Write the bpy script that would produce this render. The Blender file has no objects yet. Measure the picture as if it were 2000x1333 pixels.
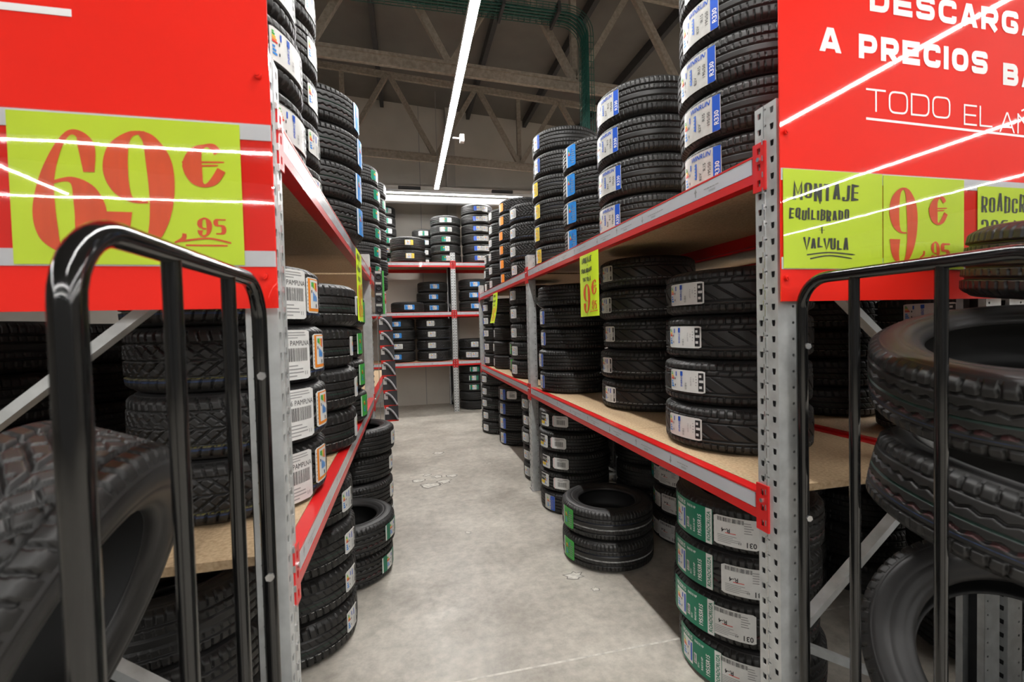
import bpy, math, random
import numpy as np
from mathutils import Vector, Matrix
random.seed(7)
rng = np.random.default_rng(7)
scene = bpy.context.scene
COL = scene.collection
PI = math.pi

# ------------------------------------------------------------------ camera
YAW, PITCH, ROLL, EYE = 0.2245, 0.0282, 0.0255, 1.53
cd = bpy.data.cameras.new('camera'); cam = bpy.data.objects.new('camera', cd); COL.objects.link(cam)
cd.sensor_width = 36.0; cd.lens = 893.634 / 2000 * 36.0; cd.clip_start = 0.02; cd.clip_end = 200
cy, sy, cp, sp, cr, sr = math.cos(YAW), math.sin(YAW), math.cos(PITCH), math.sin(PITCH), math.cos(ROLL), math.sin(ROLL)
rt = Vector((cy, -sy, 0)); up = Vector((sy*sp, cy*sp, cp)); fw = Vector((sy*cp, cy*cp, -sp))
ax = rt*cr - up*sr; ay = rt*sr + up*cr
cam.matrix_world = Matrix(((ax.x, ay.x, -fw.x, 0), (ax.y, ay.y, -fw.y, 0), (ax.z, ay.z, -fw.z, EYE), (0, 0, 0, 1)))
cd.dof.use_dof = True; cd.dof.focus_distance = 3.4; cd.dof.aperture_fstop = 4.0
scene.camera = cam

# ------------------------------------------------------------------ world and exposure
w = bpy.data.worlds.new('world'); scene.world = w; w.use_nodes = True
w.node_tree.nodes['Background'].inputs['Color'].default_value = (1.0, 0.97, 0.93, 1)
w.node_tree.nodes['Background'].inputs['Strength'].default_value = 0.06
scene.view_settings.view_transform = 'Standard'; scene.view_settings.look = 'None'
scene.view_settings.gamma = 1.0; scene.view_settings.use_curve_mapping = False
scene.view_settings.exposure = 1.26
LED = 46.0          # emission of the ceiling LED lines

# ------------------------------------------------------------------ materials
def mat(name, col, rough=0.5, metal=0.0, coat=0.0, noise=0.0, nscale=20.0, bump=0.0, bscale=200.0, spec=0.5, emit=0.0, col2=None, stretch=None):
    m = bpy.data.materials.new(name); m.use_nodes = True
    nt = m.node_tree; b = nt.nodes['Principled BSDF']
    b.inputs['Roughness'].default_value = rough; b.inputs['Metallic'].default_value = metal
    b.inputs['Specular IOR Level'].default_value = spec
    b.inputs['Coat Weight'].default_value = coat; b.inputs['Coat Roughness'].default_value = 0.03
    c = (*col, 1)
    b.inputs['Base Color'].default_value = c
    tc = nt.nodes.new('ShaderNodeTexCoord'); vec = tc.outputs['Object']
    if stretch:
        mp = nt.nodes.new('ShaderNodeMapping'); mp.inputs['Scale'].default_value = stretch
        nt.links.new(vec, mp.inputs['Vector']); vec = mp.outputs['Vector']
    n = nt.nodes.new('ShaderNodeTexNoise'); n.inputs['Scale'].default_value = nscale; n.inputs['Detail'].default_value = 5
    nt.links.new(vec, n.inputs['Vector'])
    r = nt.nodes.new('ShaderNodeValToRGB')
    c2 = col2 or tuple(x*(1-noise) for x in col)
    r.color_ramp.elements[0].color = (*c2, 1); r.color_ramp.elements[0].position = 0.35
    r.color_ramp.elements[1].color = c; r.color_ramp.elements[1].position = 0.65
    nt.links.new(n.outputs['Fac'], r.inputs['Fac']); nt.links.new(r.outputs['Color'], b.inputs['Base Color'])
    if bump:
        n2 = nt.nodes.new('ShaderNodeTexNoise'); n2.inputs['Scale'].default_value = bscale; n2.inputs['Detail'].default_value = 3
        nt.links.new(vec, n2.inputs['Vector'])
        bp = nt.nodes.new('ShaderNodeBump'); bp.inputs['Strength'].default_value = bump; bp.inputs['Distance'].default_value = 0.002
        nt.links.new(n2.outputs['Fac'], bp.inputs['Height']); nt.links.new(bp.outputs['Normal'], b.inputs['Normal'])
    if emit:
        b.inputs['Emission Color'].default_value = (1, 0.985, 0.96, 1); b.inputs['Emission Strength'].default_value = emit
    return m

M = {}
M['rubber'] = mat('rubber', (0.0185, 0.018, 0.0175), 0.46, noise=0.25, nscale=14, bump=0.10, bscale=350)
M['sidewall'] = mat('sidewall_rubber', (0.024, 0.023, 0.023), 0.46, noise=0.3, nscale=9)
M['liner'] = mat('inner_liner', (0.012, 0.012, 0.012), 0.6, noise=0.2)
M['stripe_green'] = mat('stripe_green', (0.022, 0.06, 0.045), 0.6, noise=0.5, nscale=60)
M['stripe_red'] = mat('stripe_red', (0.085, 0.03, 0.03), 0.6, noise=0.5, nscale=60)
M['stripe_blue'] = mat('stripe_blue', (0.025, 0.05, 0.13), 0.6, noise=0.5, nscale=60)
M['stripe_yellow'] = mat('stripe_yellow', (0.13, 0.115, 0.02), 0.6, noise=0.5, nscale=60)
M['stripe_white'] = mat('stripe_white', (0.5, 0.5, 0.48), 0.6, noise=0.5, nscale=60)
M['paper'] = mat('sticker_white', (0.74, 0.74, 0.72), 0.38, noise=0.06, nscale=30, bump=0.15, bscale=60)
M['greypaper'] = mat('sticker_grey', (0.60, 0.60, 0.57), 0.30, noise=0.12, nscale=40, bump=0.3, bscale=70)
M['ink'] = mat('ink_black', (0.02, 0.02, 0.022), 0.45)
M['inkgrey'] = mat('ink_grey', (0.28, 0.28, 0.28), 0.5)
M['blue'] = mat('ink_blue', (0.02, 0.10, 0.55), 0.4, noise=0.1)
M['skyblue'] = mat('ink_sky_blue', (0.03, 0.26, 0.72), 0.4, noise=0.1)
M['green'] = mat('ink_green', (0.0, 0.19, 0.10), 0.35, noise=0.1)
M['lime'] = mat('ink_bright_green', (0.05, 0.42, 0.06), 0.4)
M['orange'] = mat('ink_orange', (0.88, 0.27, 0.02), 0.4)
M['redink'] = mat('ink_red', (0.75, 0.03, 0.02), 0.4)
M['yellowink'] = mat('ink_yellow', (0.85, 0.62, 0.03), 0.4)
M['redpaint'] = mat('red_paint', (0.66, 0.012, 0.012), 0.34, coat=0.25, noise=0.08, nscale=6, bump=0.03, bscale=250)
M['signred'] = mat('sign_red_panel', (0.86, 0.018, 0.008), 0.6, coat=1.0, noise=0.05, nscale=3, spec=0.15)
M['fluo'] = mat('fluorescent_yellow_paper', (0.66, 0.86, 0.03), 0.55, noise=0.04, nscale=8)
M['marker_red'] = mat('marker_red', (0.85, 0.10, 0.02), 0.5, noise=0.12, nscale=50, stretch=(1, 1, 0.15))
M['marker_black'] = mat('marker_black', (0.03, 0.035, 0.025), 0.5)
M['vinyl'] = mat('white_vinyl', (0.86, 0.86, 0.86), 0.3, coat=0.6)
M['holder'] = mat('pocket_strip_grey', (0.62, 0.63, 0.66), 0.35, noise=0.05)
M['strip'] = mat('price_strip', (0.55, 0.56, 0.60), 0.28, coat=0.5, noise=0.06, nscale=5)
M['galv'] = mat('galvanised_steel', (0.60, 0.615, 0.61), 0.38, metal=0.35, noise=0.22, nscale=18, bump=0.05, bscale=120)
M['zinc'] = mat('bright_zinc', (0.72, 0.72, 0.72), 0.25, metal=0.9, noise=0.1)
M['chip'] = mat('chipboard', (0.60, 0.44, 0.27), 0.6, noise=0.25, nscale=90, bump=0.1, bscale=160, col2=(0.44, 0.30, 0.17))
M['black'] = mat('black_gloss_tube', (0.006, 0.006, 0.006), 0.12, coat=0.35)
M['truss'] = mat('fireproofed_steel', (0.36, 0.31, 0.255), 0.9, noise=0.3, nscale=25, bump=0.9, bscale=60)
M['roof'] = mat('roof_sheet', (0.16, 0.15, 0.135), 0.85, noise=0.15, nscale=2)
M['purlin'] = mat('purlin_dark', (0.05, 0.05, 0.052), 0.7, noise=0.2)
M['wall'] = mat('concrete_panel_wall', (0.60, 0.56, 0.505), 0.85, noise=0.10, nscale=1.5, bump=0.1, bscale=40)
M['col'] = mat('column_concrete', (0.46, 0.44, 0.41), 0.85, noise=0.12, nscale=3)
M['housing'] = mat('lamp_housing', (0.8, 0.8, 0.8), 0.4, noise=0.05)
M['led'] = mat('led_diffuser', (1, 1, 1), 0.4, emit=LED)
M['led_hall'] = mat('led_diffuser_hall', (1, 1, 1), 0.4, emit=LED*1.38)
M['pipe'] = mat('duct_grey', (0.42, 0.42, 0.42), 0.45, metal=0.3, noise=0.1)
M['traygreen'] = mat('green_wire', (0.01, 0.10, 0.075), 0.5, noise=0.2)
M['card'] = mat('pack_card', (0.05, 0.05, 0.055), 0.4, noise=0.3)
M['silver'] = mat('pack_silver', (0.5, 0.48, 0.5), 0.3, noise=0.3, nscale=50)
M['spall'] = mat('spalled_concrete', (0.25, 0.235, 0.21), 0.9, noise=0.3, nscale=60)
M['joint'] = mat('joint_filler', (0.68, 0.65, 0.585), 0.8, noise=0.3, nscale=30)
def clear_mat():
    m = bpy.data.materials.new('clear_acrylic'); m.use_nodes = True; nt = m.node_tree
    for n in list(nt.nodes): nt.nodes.remove(n)
    o = nt.nodes.new('ShaderNodeOutputMaterial'); mx = nt.nodes.new('ShaderNodeMixShader')
    t = nt.nodes.new('ShaderNodeBsdfTransparent'); t.inputs['Color'].default_value = (0.97, 0.97, 0.97, 1)
    g = nt.nodes.new('ShaderNodeBsdfGlossy'); g.inputs['Roughness'].default_value = 0.02
    f = nt.nodes.new('ShaderNodeFresnel'); ge = nt.nodes.new('ShaderNodeNewGeometry'); mr = nt.nodes.new('ShaderNodeMapRange')
    mr.inputs['To Min'].default_value = 1.55; mr.inputs['To Max'].default_value = 1/1.55          # same index seen from either side of the thin sheet
    nt.links.new(ge.outputs['Backfacing'], mr.inputs['Value']); nt.links.new(mr.outputs['Result'], f.inputs['IOR'])
    tc = nt.nodes.new('ShaderNodeTexCoord'); nz = nt.nodes.new('ShaderNodeTexNoise'); nz.inputs['Scale'].default_value = 5
    bp = nt.nodes.new('ShaderNodeBump'); bp.inputs['Strength'].default_value = 0.06; bp.inputs['Distance'].default_value = 0.004
    nt.links.new(tc.outputs['Object'], nz.inputs['Vector']); nt.links.new(nz.outputs['Fac'], bp.inputs['Height']); nt.links.new(bp.outputs['Normal'], g.inputs['Normal'])
    nt.links.new(f.outputs['Fac'], mx.inputs['Fac']); nt.links.new(t.outputs['BSDF'], mx.inputs[1]); nt.links.new(g.outputs['BSDF'], mx.inputs[2])
    nt.links.new(mx.outputs['Shader'], o.inputs['Surface'])
    return m
M['clear'] = clear_mat()
def floor_mat():
    m = bpy.data.materials.new('concrete_floor'); m.use_nodes = True; nt = m.node_tree; b = nt.nodes['Principled BSDF']
    tc = nt.nodes.new('ShaderNodeTexCoord')
    def nz(s, d, x=0.6):
        n = nt.nodes.new('ShaderNodeTexNoise'); n.inputs['Scale'].default_value = s; n.inputs['Detail'].default_value = d; n.inputs['Roughness'].default_value = x
        nt.links.new(tc.outputs['Object'], n.inputs['Vector']); return n
    def ramp(n, a, ca, c, cc):
        r = nt.nodes.new('ShaderNodeValToRGB'); r.color_ramp.elements[0].position = a; r.color_ramp.elements[1].position = c
        r.color_ramp.elements[0].color = (*ca, 1); r.color_ramp.elements[1].color = (*cc, 1); nt.links.new(n.outputs['Fac'], r.inputs['Fac']); return r
    big = ramp(nz(1.6, 7, 0.65), 0.33, (0.34, 0.31, 0.265), 0.66, (0.60, 0.56, 0.49))
    fine = ramp(nz(17, 8, 0.7), 0.3, (0.60, 0.60, 0.60), 0.62, (1, 1, 1))
    mx = nt.nodes.new('ShaderNodeMix'); mx.data_type = 'RGBA'; mx.blend_type = 'MULTIPLY'; mx.inputs[0].default_value = 0.8
    nt.links.new(big.outputs['Color'], mx.inputs[6]); nt.links.new(fine.outputs['Color'], mx.inputs[7])
    dark = ramp(nz(3.4, 4, 0.7), 0.62, (0, 0, 0), 0.75, (1, 1, 1))     # darker stains
    mx2 = nt.nodes.new('ShaderNodeMix'); mx2.data_type = 'RGBA'; mx2.blend_type = 'MIX'
    mul = nt.nodes.new('ShaderNodeMath'); mul.operation = 'MULTIPLY'; mul.inputs[1].default_value = 0.35
    nt.links.new(dark.outputs['Color'], mul.inputs[0]); nt.links.new(mul.outputs[0], mx2.inputs[0])
    nt.links.new(mx.outputs[2], mx2.inputs[6]); mx2.inputs[7].default_value = (0.22, 0.20, 0.175, 1)
    nt.links.new(mx2.outputs[2], b.inputs['Base Color'])
    rr = ramp(nz(5, 4), 0.3, (0.32, 0.32, 0.32), 0.7, (0.5, 0.5, 0.5)); nt.links.new(rr.outputs['Color'], b.inputs['Roughness'])
    bp = nt.nodes.new('ShaderNodeBump'); bp.inputs['Strength'].default_value = 0.08; bp.inputs['Distance'].default_value = 0.003
    nt.links.new(nz(40, 4).outputs['Fac'], bp.inputs['Height']); nt.links.new(bp.outputs['Normal'], b.inputs['Normal'])
    return m
M['floor'] = floor_mat()

# ------------------------------------------------------------------ mesh helpers
class MB:
    """collects vertices, faces and material slots of one mesh"""
    def __init__(s): s.v = []; s.f = []; s.mi = []; s.mats = []; s.smooth = []
    def slot(s, m):
        m = M[m] if isinstance(m, str) else m
        if m not in s.mats: s.mats.append(m)
        return s.mats.index(m)
    def add(s, vs, fs, m, smooth=False):
        o = len(s.v); i = s.slot(m); s.v += [tuple(p) for p in vs]
        for f in fs: s.f.append(tuple(o+k for k in f)); s.mi.append(i); s.smooth.append(smooth)
    def box(s, a, b, m):
        (x0, y0, z0), (x1, y1, z1) = a, b
        s.add([(x0,y0,z0),(x1,y0,z0),(x1,y1,z0),(x0,y1,z0),(x0,y0,z1),(x1,y0,z1),(x1,y1,z1),(x0,y1,z1)],
              [(0,3,2,1),(4,5,6,7),(0,1,5,4),(1,2,6,5),(2,3,7,6),(3,0,4,7)], m)
    def beam(s, p, q, w, h, m, upv=(0,0,1)):
        p = Vector(p); q = Vector(q); d = (q-p).normalized(); u = Vector(upv)
        if abs(d.dot(u)) > 0.98: u = Vector((0, 1, 0))
        a = d.cross(u).normalized(); u = a.cross(d)
        vs = []
        for c in (p, q):
            for i, j in ((-1,-1),(1,-1),(1,1),(-1,1)): vs.append(c + a*(i*w/2) + u*(j*h/2))
        s.add(vs, [(3,2,1,0),(4,5,6,7),(0,1,5,4),(1,2,6,5),(2,3,7,6),(3,0,4,7)], m)
    def tube(s, pts, r, m, n=14, cap=True):
        pts = [Vector(p) for p in pts]; rings = []; prev = None
        for i, p in enumerate(pts):
            d = (pts[min(i+1, len(pts)-1)] - pts[max(i-1, 0)]).normalized()
            if prev is None:
                a = d.orthogonal().normalized()
            else:
                a = (prev - d*prev.dot(d)).normalized()
            prev = a; b = d.cross(a)
            rings.append([p + (a*math.cos(2*PI*k/n) + b*math.sin(2*PI*k/n))*r for k in range(n)])
        vs = [v for rg in rings for v in rg]; fs = []
        for i in range(len(pts)-1):
            for k in range(n): fs.append((i*n+k, i*n+(k+1) % n, (i+1)*n+(k+1) % n, (i+1)*n+k))
        s.add(vs, fs, m, True)
        if cap: s.add(rings[0][::-1], [tuple(range(n))], m); s.add(rings[-1], [tuple(range(n))], m)
    def holed(s, rect, hole, t, m, axis):
        """flat 8-vertex cell with an 8-vertex hole; axis(u, v, d) -> point; wall depth t"""
        (u0, v0, u1, v1) = rect; um, vm = (u0+u1)/2, (v0+v1)/2
        ro = [(u0,v0),(um,v0),(u1,v0),(u1,vm),(u1,v1),(um,v1),(u0,v1),(u0,vm)]
        vs = [axis(u, v, 0) for u, v in ro] + [axis(u, v, 0) for u, v in hole] + [axis(u, v, t) for u, v in hole]
        fs = []
        for i in range(8):
            j = (i+1) % 8
            fs.append((i, j, 8+j, 8+i)); fs.append((8+i, 8+j, 16+j, 16+i))
        s.add(vs, fs, m)
    def build(s, name, parent=None):
        me = s.mesh(name); o = bpy.data.objects.new(name, me); COL.objects.link(o)
        if parent is not None: o.parent = parent
        return o
    def mesh(s, name):
        me = bpy.data.meshes.new(name); me.from_pydata(s.v, [], s.f)
        for m in s.mats: me.materials.append(m)
        me.polygons.foreach_set('material_index', s.mi); me.polygons.foreach_set('use_smooth', s.smooth)
        me.update(); return me
def circ(cx, cz, r): return [(cx + r*math.cos(-0.75*PI + i*PI/4), cz + r*math.sin(-0.75*PI + i*PI/4)) for i in range(8)]
def slot8(cx, cz, w, h, tp=0.75):
    a = [(-1,-1),(0,-1),(1,-1),(1,0),(1,1),(0,1),(-1,1),(-1,0)]
    return [(cx + i*w/2*(tp if j < 0 else 1), cz + j*h/2) for i, j in a]
def link(name, me, parent=None, loc=None, rot=None, scale=None):
    o = bpy.data.objects.new(name, me); COL.objects.link(o)
    if parent is not None: o.parent = parent
    if loc is not None: o.location = loc
    if rot is not None: o.rotation_euler = rot
    if scale is not None: o.scale = scale
    return o
def tag(o, label, cat, group=None):
    o['label'] = label; o['category'] = cat
    if group: o['group'] = group
    return o
def empty(name, loc=(0,0,0), rz=0.0):
    o = bpy.data.objects.new(name, None); COL.objects.link(o); o.location = loc; o.rotation_euler = (0, 0, rz); o.empty_display_size = 0.1
    return o
def struct(o): o['kind'] = 'structure'; return o

# ------------------------------------------------------------------ stroke lettering (2D ribbons)
def rounded(pts, r, closed=False):
    out = []; n = len(pts)
    for i, p in enumerate(pts):
        if not closed and i in (0, n-1): out.append(p); continue
        a = np.array(pts[i-1], float); b = np.array(p, float); c = np.array(pts[(i+1) % n], float)
        la, lc = np.linalg.norm(a-b), np.linalg.norm(c-b); k = min(r, la/2.01, lc/2.01)
        s, e = b+(a-b)/la*k, b+(c-b)/lc*k
        for t in (0, .25, .5, .75, 1): out.append(tuple((1-t)**2*s + 2*t*(1-t)*b + t*t*e))
    return out
def ribbon(pts, th, closed=False):
    """th: thickness or list of thicknesses -> verts, quads"""
    P = [np.array(p[:2], float) for p in pts]; n = len(P); vs = []
    T = th if isinstance(th, (list, tuple)) else [th]*n
    for i in range(n):
        a = P[i-1] if (i > 0 or closed) else P[i]; c = P[(i+1) % n] if (i < n-1 or closed) else P[i]
        d1 = P[i]-a; d2 = c-P[i]
        if np.linalg.norm(d1) < 1e-9: d1 = d2
        if np.linalg.norm(d2) < 1e-9: d2 = d1
        n1 = np.array([-d1[1], d1[0]])/np.linalg.norm(d1); n2 = np.array([-d2[1], d2[0]])/np.linalg.norm(d2)
        m = n1+n2; l = np.linalg.norm(m); m = n1 if l < 1e-6 else m/l
        k = min(1/max(m.dot(n1), 0.4), 1.6)
        vs += [P[i]+m*T[i]/2*k, P[i]-m*T[i]/2*k]
    fs = [(2*i, 2*i+1, 2*((i+1) % n)+1, 2*((i+1) % n)) for i in range(n if closed else n-1)]
    return vs, fs
def glyph(ch, W, t, r):
    a = t/2; R = lambda p, c=False: (rounded(p, r, c), c)
    L = a; Rr = W-a; B = a; T = 1-a; m = 0.5
    G = {
     'D': [(rounded([(L,B),(L,T)], r)+rounded([(L,T),(Rr,T),(Rr,B),(L,B)], r)[1:-1]+[(L+.01,B)], False), ([(L,0),(L,1)], False)], 'O': [R([(L,B),(L,T),(Rr,T),(Rr,B)], True)], '0': [R([(L,B),(L,T),(Rr,T),(Rr,B)], True)],
     'Q': [R([(L,B),(L,T),(Rr,T),(Rr,B)], True), ([(W*.55,.25),(W,-.08)], False)],
     'E': [([(W,T),(L,T),(L,B),(W,B)], False), ([(L,m),(W*.93,m)], False)],
     'S': [R([(Rr,.70),(Rr,T),(L,T),(L,m),(Rr,m),(Rr,B),(L,B),(L,.30)])],
     'C': [R([(Rr,.66),(Rr,T),(L,T),(L,B),(Rr,B),(Rr,.34)])],
     'G': [R([(Rr,.70),(Rr,T),(L,T),(L,B),(Rr,B),(Rr,.46),(W*.55,.46)])],
     'A': [([(0,0),(t*1.08,0),(W/2+t*.42,1),(W/2-t*.62,1)], 'fill'), ([(W,0),(W/2+t*.62,1),(W/2-t*.42,1),(W-t*1.08,0)], 'fill'), ([(W*.2,.27),(W*.8,.27)], False)],
     'R': [([(L,0),(L,1)], False), R([(L,T),(Rr,T),(Rr,.42),(L,.42)]), ([(W*.48,.42),(Rr,0)], False)],
     'P': [([(L,0),(L,1)], False), R([(L,T),(Rr,T),(Rr,.38),(L,.38)])],
     'I': [([(L,0),(L,1)], False)], 'T': [([(0,T),(W,T)], False), ([(W/2,0),(W/2,T)], False)],
     'L': [([(L,1),(L,B),(W,B)], False)], 'J': [R([(Rr,1),(Rr,B),(L,B),(L,.3)])], 'U': [R([(L,1),(L,B),(Rr,B),(Rr,1)])],
     'B': [([(L,0),(L,1)], False), R([(L,T),(Rr*.96,T),(Rr*.96,m),(L,m)]), R([(L,m),(Rr,m),(Rr,B),(L,B)])],
     'N': [([(L,0),(L,1)], False), ([(L,T),(Rr,a)], False), ([(Rr,0),(Rr,1)], False)],
     'Ñ': [([(L,0),(L,1)], False), ([(L,T),(Rr,a)], False), ([(Rr,0),(Rr,1)], False), ([(W*.25,1.14),(W*.42,1.22),(W*.6,1.14),(W*.78,1.22)], False)],
     'M': [([(L,0),(L,1),(W/2,.35),(Rr,1),(Rr,0)], False)], 'V': [([(0,1),(W/2,0),(W,1)], False)],
     '2': [R([(L,.72),(L,T),(Rr,T),(Rr,.6),(L,B),(W,B)])], '5': [R([(W,T),(L,T),(L,.56),(Rr,.56),(Rr,B),(L,B)])],
     '9': [R([(Rr,.45),(L,.45),(L,T),(Rr,T),(Rr,B),(L,B)])], '/': [([(0,0),(W*.7,1)], False)], '+': [([(0,.45),(W,.45)], False), ([(W/2,.1),(W/2,.8)], False)],
    }
    return G.get(ch, [])
def lettering(mb, text, x, z, h, wd, gap, t, m, put, r=0.30, brush=False, jit=0.0, seed=1):
    """text drawn from (x, z) with cap height h; put(u, v) -> point"""
    rn = random.Random(seed); lay = 0
    for ch in text:
        lay = lay % 4
        W = wd
        if ch == ' ': x += h*wd*0.75; continue
        if ch == 'I': W = t
        if ch in 'M': W = wd*1.25
        oz = rn.uniform(-jit, jit)*h; sc = 1+rn.uniform(-jit, jit); sl = rn.uniform(0, jit)*0.8 if jit else 0
        for pts, closed in glyph(ch, W, t, r):
            if brush and closed != 'fill':
                n = len(pts); th = []
                for i in range(n):
                    d = np.array(pts[min(i+1, n-1)])-np.array(pts[max(i-1, 0)]); d = d/max(np.linalg.norm(d), 1e-9)
                    th.append(t*(0.35+0.75*abs(d[1])))
            else: th = t
            if len(pts) == 4 and closed == 'fill': vs, fs = [np.array(p) for p in pts], [(0, 1, 2, 3)]
            else: vs, fs = ribbon(pts, th, closed)
            lay += 1; nv = len(vs)
            mb.add([put(x+(p[0]+sl*p[1])*h, z+oz+p[1]*h*sc, lay*.00008+(.00007*j/nv if closed is False else 0.0)) for j, p in enumerate(vs)], fs, m)
        x += h*(W+gap)
    return x

# ------------------------------------------------------------------ font text for printed stickers
_tc = {}
def text2d(s, bold=False, italic=False):
    k = (s, bold, italic)
    if k not in _tc:
        c = bpy.data.curves.new('t', 'FONT'); c.body = s; c.resolution_u = 2
        c.offset = 0.02 if bold else 0.0; c.shear = 0.3 if italic else 0.0
        o = bpy.data.objects.new('t', c); me = o.to_mesh()
        v = np.array([q.co[:2] for q in me.vertices]) if len(me.vertices) else np.zeros((0, 2)); f = [tuple(p.vertices) for p in me.polygons]
        o.to_mesh_clear(); bpy.data.objects.remove(o); bpy.data.curves.remove(c)
        if len(v): v = v - v.min(0); v = v/ max(v[:, 1].max(), 1e-6)
        _tc[k] = (v, f)
    return _tc[k]

# ------------------------------------------------------------------ stickers wrapped round a tyre of radius 0.30
R0, W0 = 0.300, 0.200
class Sticker:
    def __init__(s): s.mb = MB()
    def put(s, u, v, lay): a = u/R0; r = R0+0.0016+0.0007*lay; return (r*math.cos(a), r*math.sin(a), v)
    def rect(s, u0, v0, u1, v1, m, lay=1):
        n = max(1, int(abs(u1-u0)/0.015)); vs = []; fs = []
        for i in range(n+1):
            u = u0+(u1-u0)*i/n; vs += [s.put(u, v0, lay), s.put(u, v1, lay)]
        for i in range(n): fs.append((2*i, 2*i+2, 2*i+3, 2*i+1))
        s.mb.add(vs, fs, m)
    def base(s, u0, v0, u1, v1, m, cut=0.006):
        n = max(3, int(abs(u1-u0)/0.012)); vs = []; fs = []
        for i in range(n+1):
            t = i/n; u = u0+(u1-u0)*t; c = cut if i in (0, n) else 0
            for l in (-2.2, 0): vs += [s.put(u, v0+c, l), s.put(u, v1-c, l)]
        for i in range(n):
            o = 4*i; fs += [(o+2, o+6, o+7, o+3), (o, o+2, o+3, o+1) if i == 0 else (o+4, o+5, o+7, o+6), (o, o+4, o+6, o+2), (o+1, o+3, o+7, o+5)]
        s.mb.add(vs, fs, m)
    def text(s, t, u, v, h, m, rot=0, lay=2, bold=False, italic=False, maxw=None):
        P, F = text2d(t, bold, italic)
        if not len(P): return
        w = P[:, 0].max(); k = h; kx = h
        if maxw and w*h > maxw: kx = maxw/w
        out = []
        for x, y in P:
            x, y = x*kx, y*k
            if rot == 90: x, y = -y, x
            elif rot == -90: x, y = y, -x
            elif rot == 180: x, y = -x, -y
            out.append(s.put(u+x, v+y, lay))
        s.mb.add(out, F, m)
    def bars(s, u0, v0, u1, v1, m='ink', lay=2, n=26, seed=3, vert=True):
        rn = random.Random(seed); x = 0.0; L = (u1-u0) if vert else (v1-v0); q = L/n
        while x < L-q*0.4:
            wd = q*rn.choice((.35, .35, .7, 1.0))
            if vert: s.rect(u0+x, v0, u0+min(x+wd, L), v1, m, lay)
            else: s.rect(u0, v0+x, u1, v0+min(x+wd, L), m, lay)
            x += wd+q*rn.choice((.4, .6, .9))
    def lines(s, u0, v0, u1, v1, n, m='inkgrey', lay=2, seed=1):
        rn = random.Random(seed); d = (v1-v0)/n
        for i in range(n): s.rect(u0, v0+d*(i+.3), u0+(u1-u0)*rn.uniform(.45, 1), v0+d*(i+.62), m, lay)
    def energy(s, u0, v0, u1, v1, rot=False):
        """small EU tyre label: coloured class bars, blue arrow block, dark marks"""
        w, h = u1-u0, v1-v0
        cols = ['lime', 'lime', 'yellowink', 'orange', 'redink']
        for i, c in enumerate(cols): s.rect(u0+w*.08, v1-h*(.10+.075*i+.055), u0+w*(.22+.06*i), v1-h*(.10+.075*i), c, 2)
        for i in range(3): s.rect(u0+w*.10, v0+h*(.16+.11*i), u0+w*(.42-.07*i), v0+h*(.23+.11*i), 'skyblue', 2)
        s.rect(u0+w*.66, v1-h*.3, u0+w*.78, v1-h*.08, 'blue', 2)
        s.rect(u0+w*.56, v0+h*.52, u0+w*.64, v0+h*.62, 'ink', 2); s.rect(u0+w*.56, v0+h*.2, u0+w*.64, v0+h*.3, 'ink', 2)
    def mesh(s, name): return s.mb.mesh(name)

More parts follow.
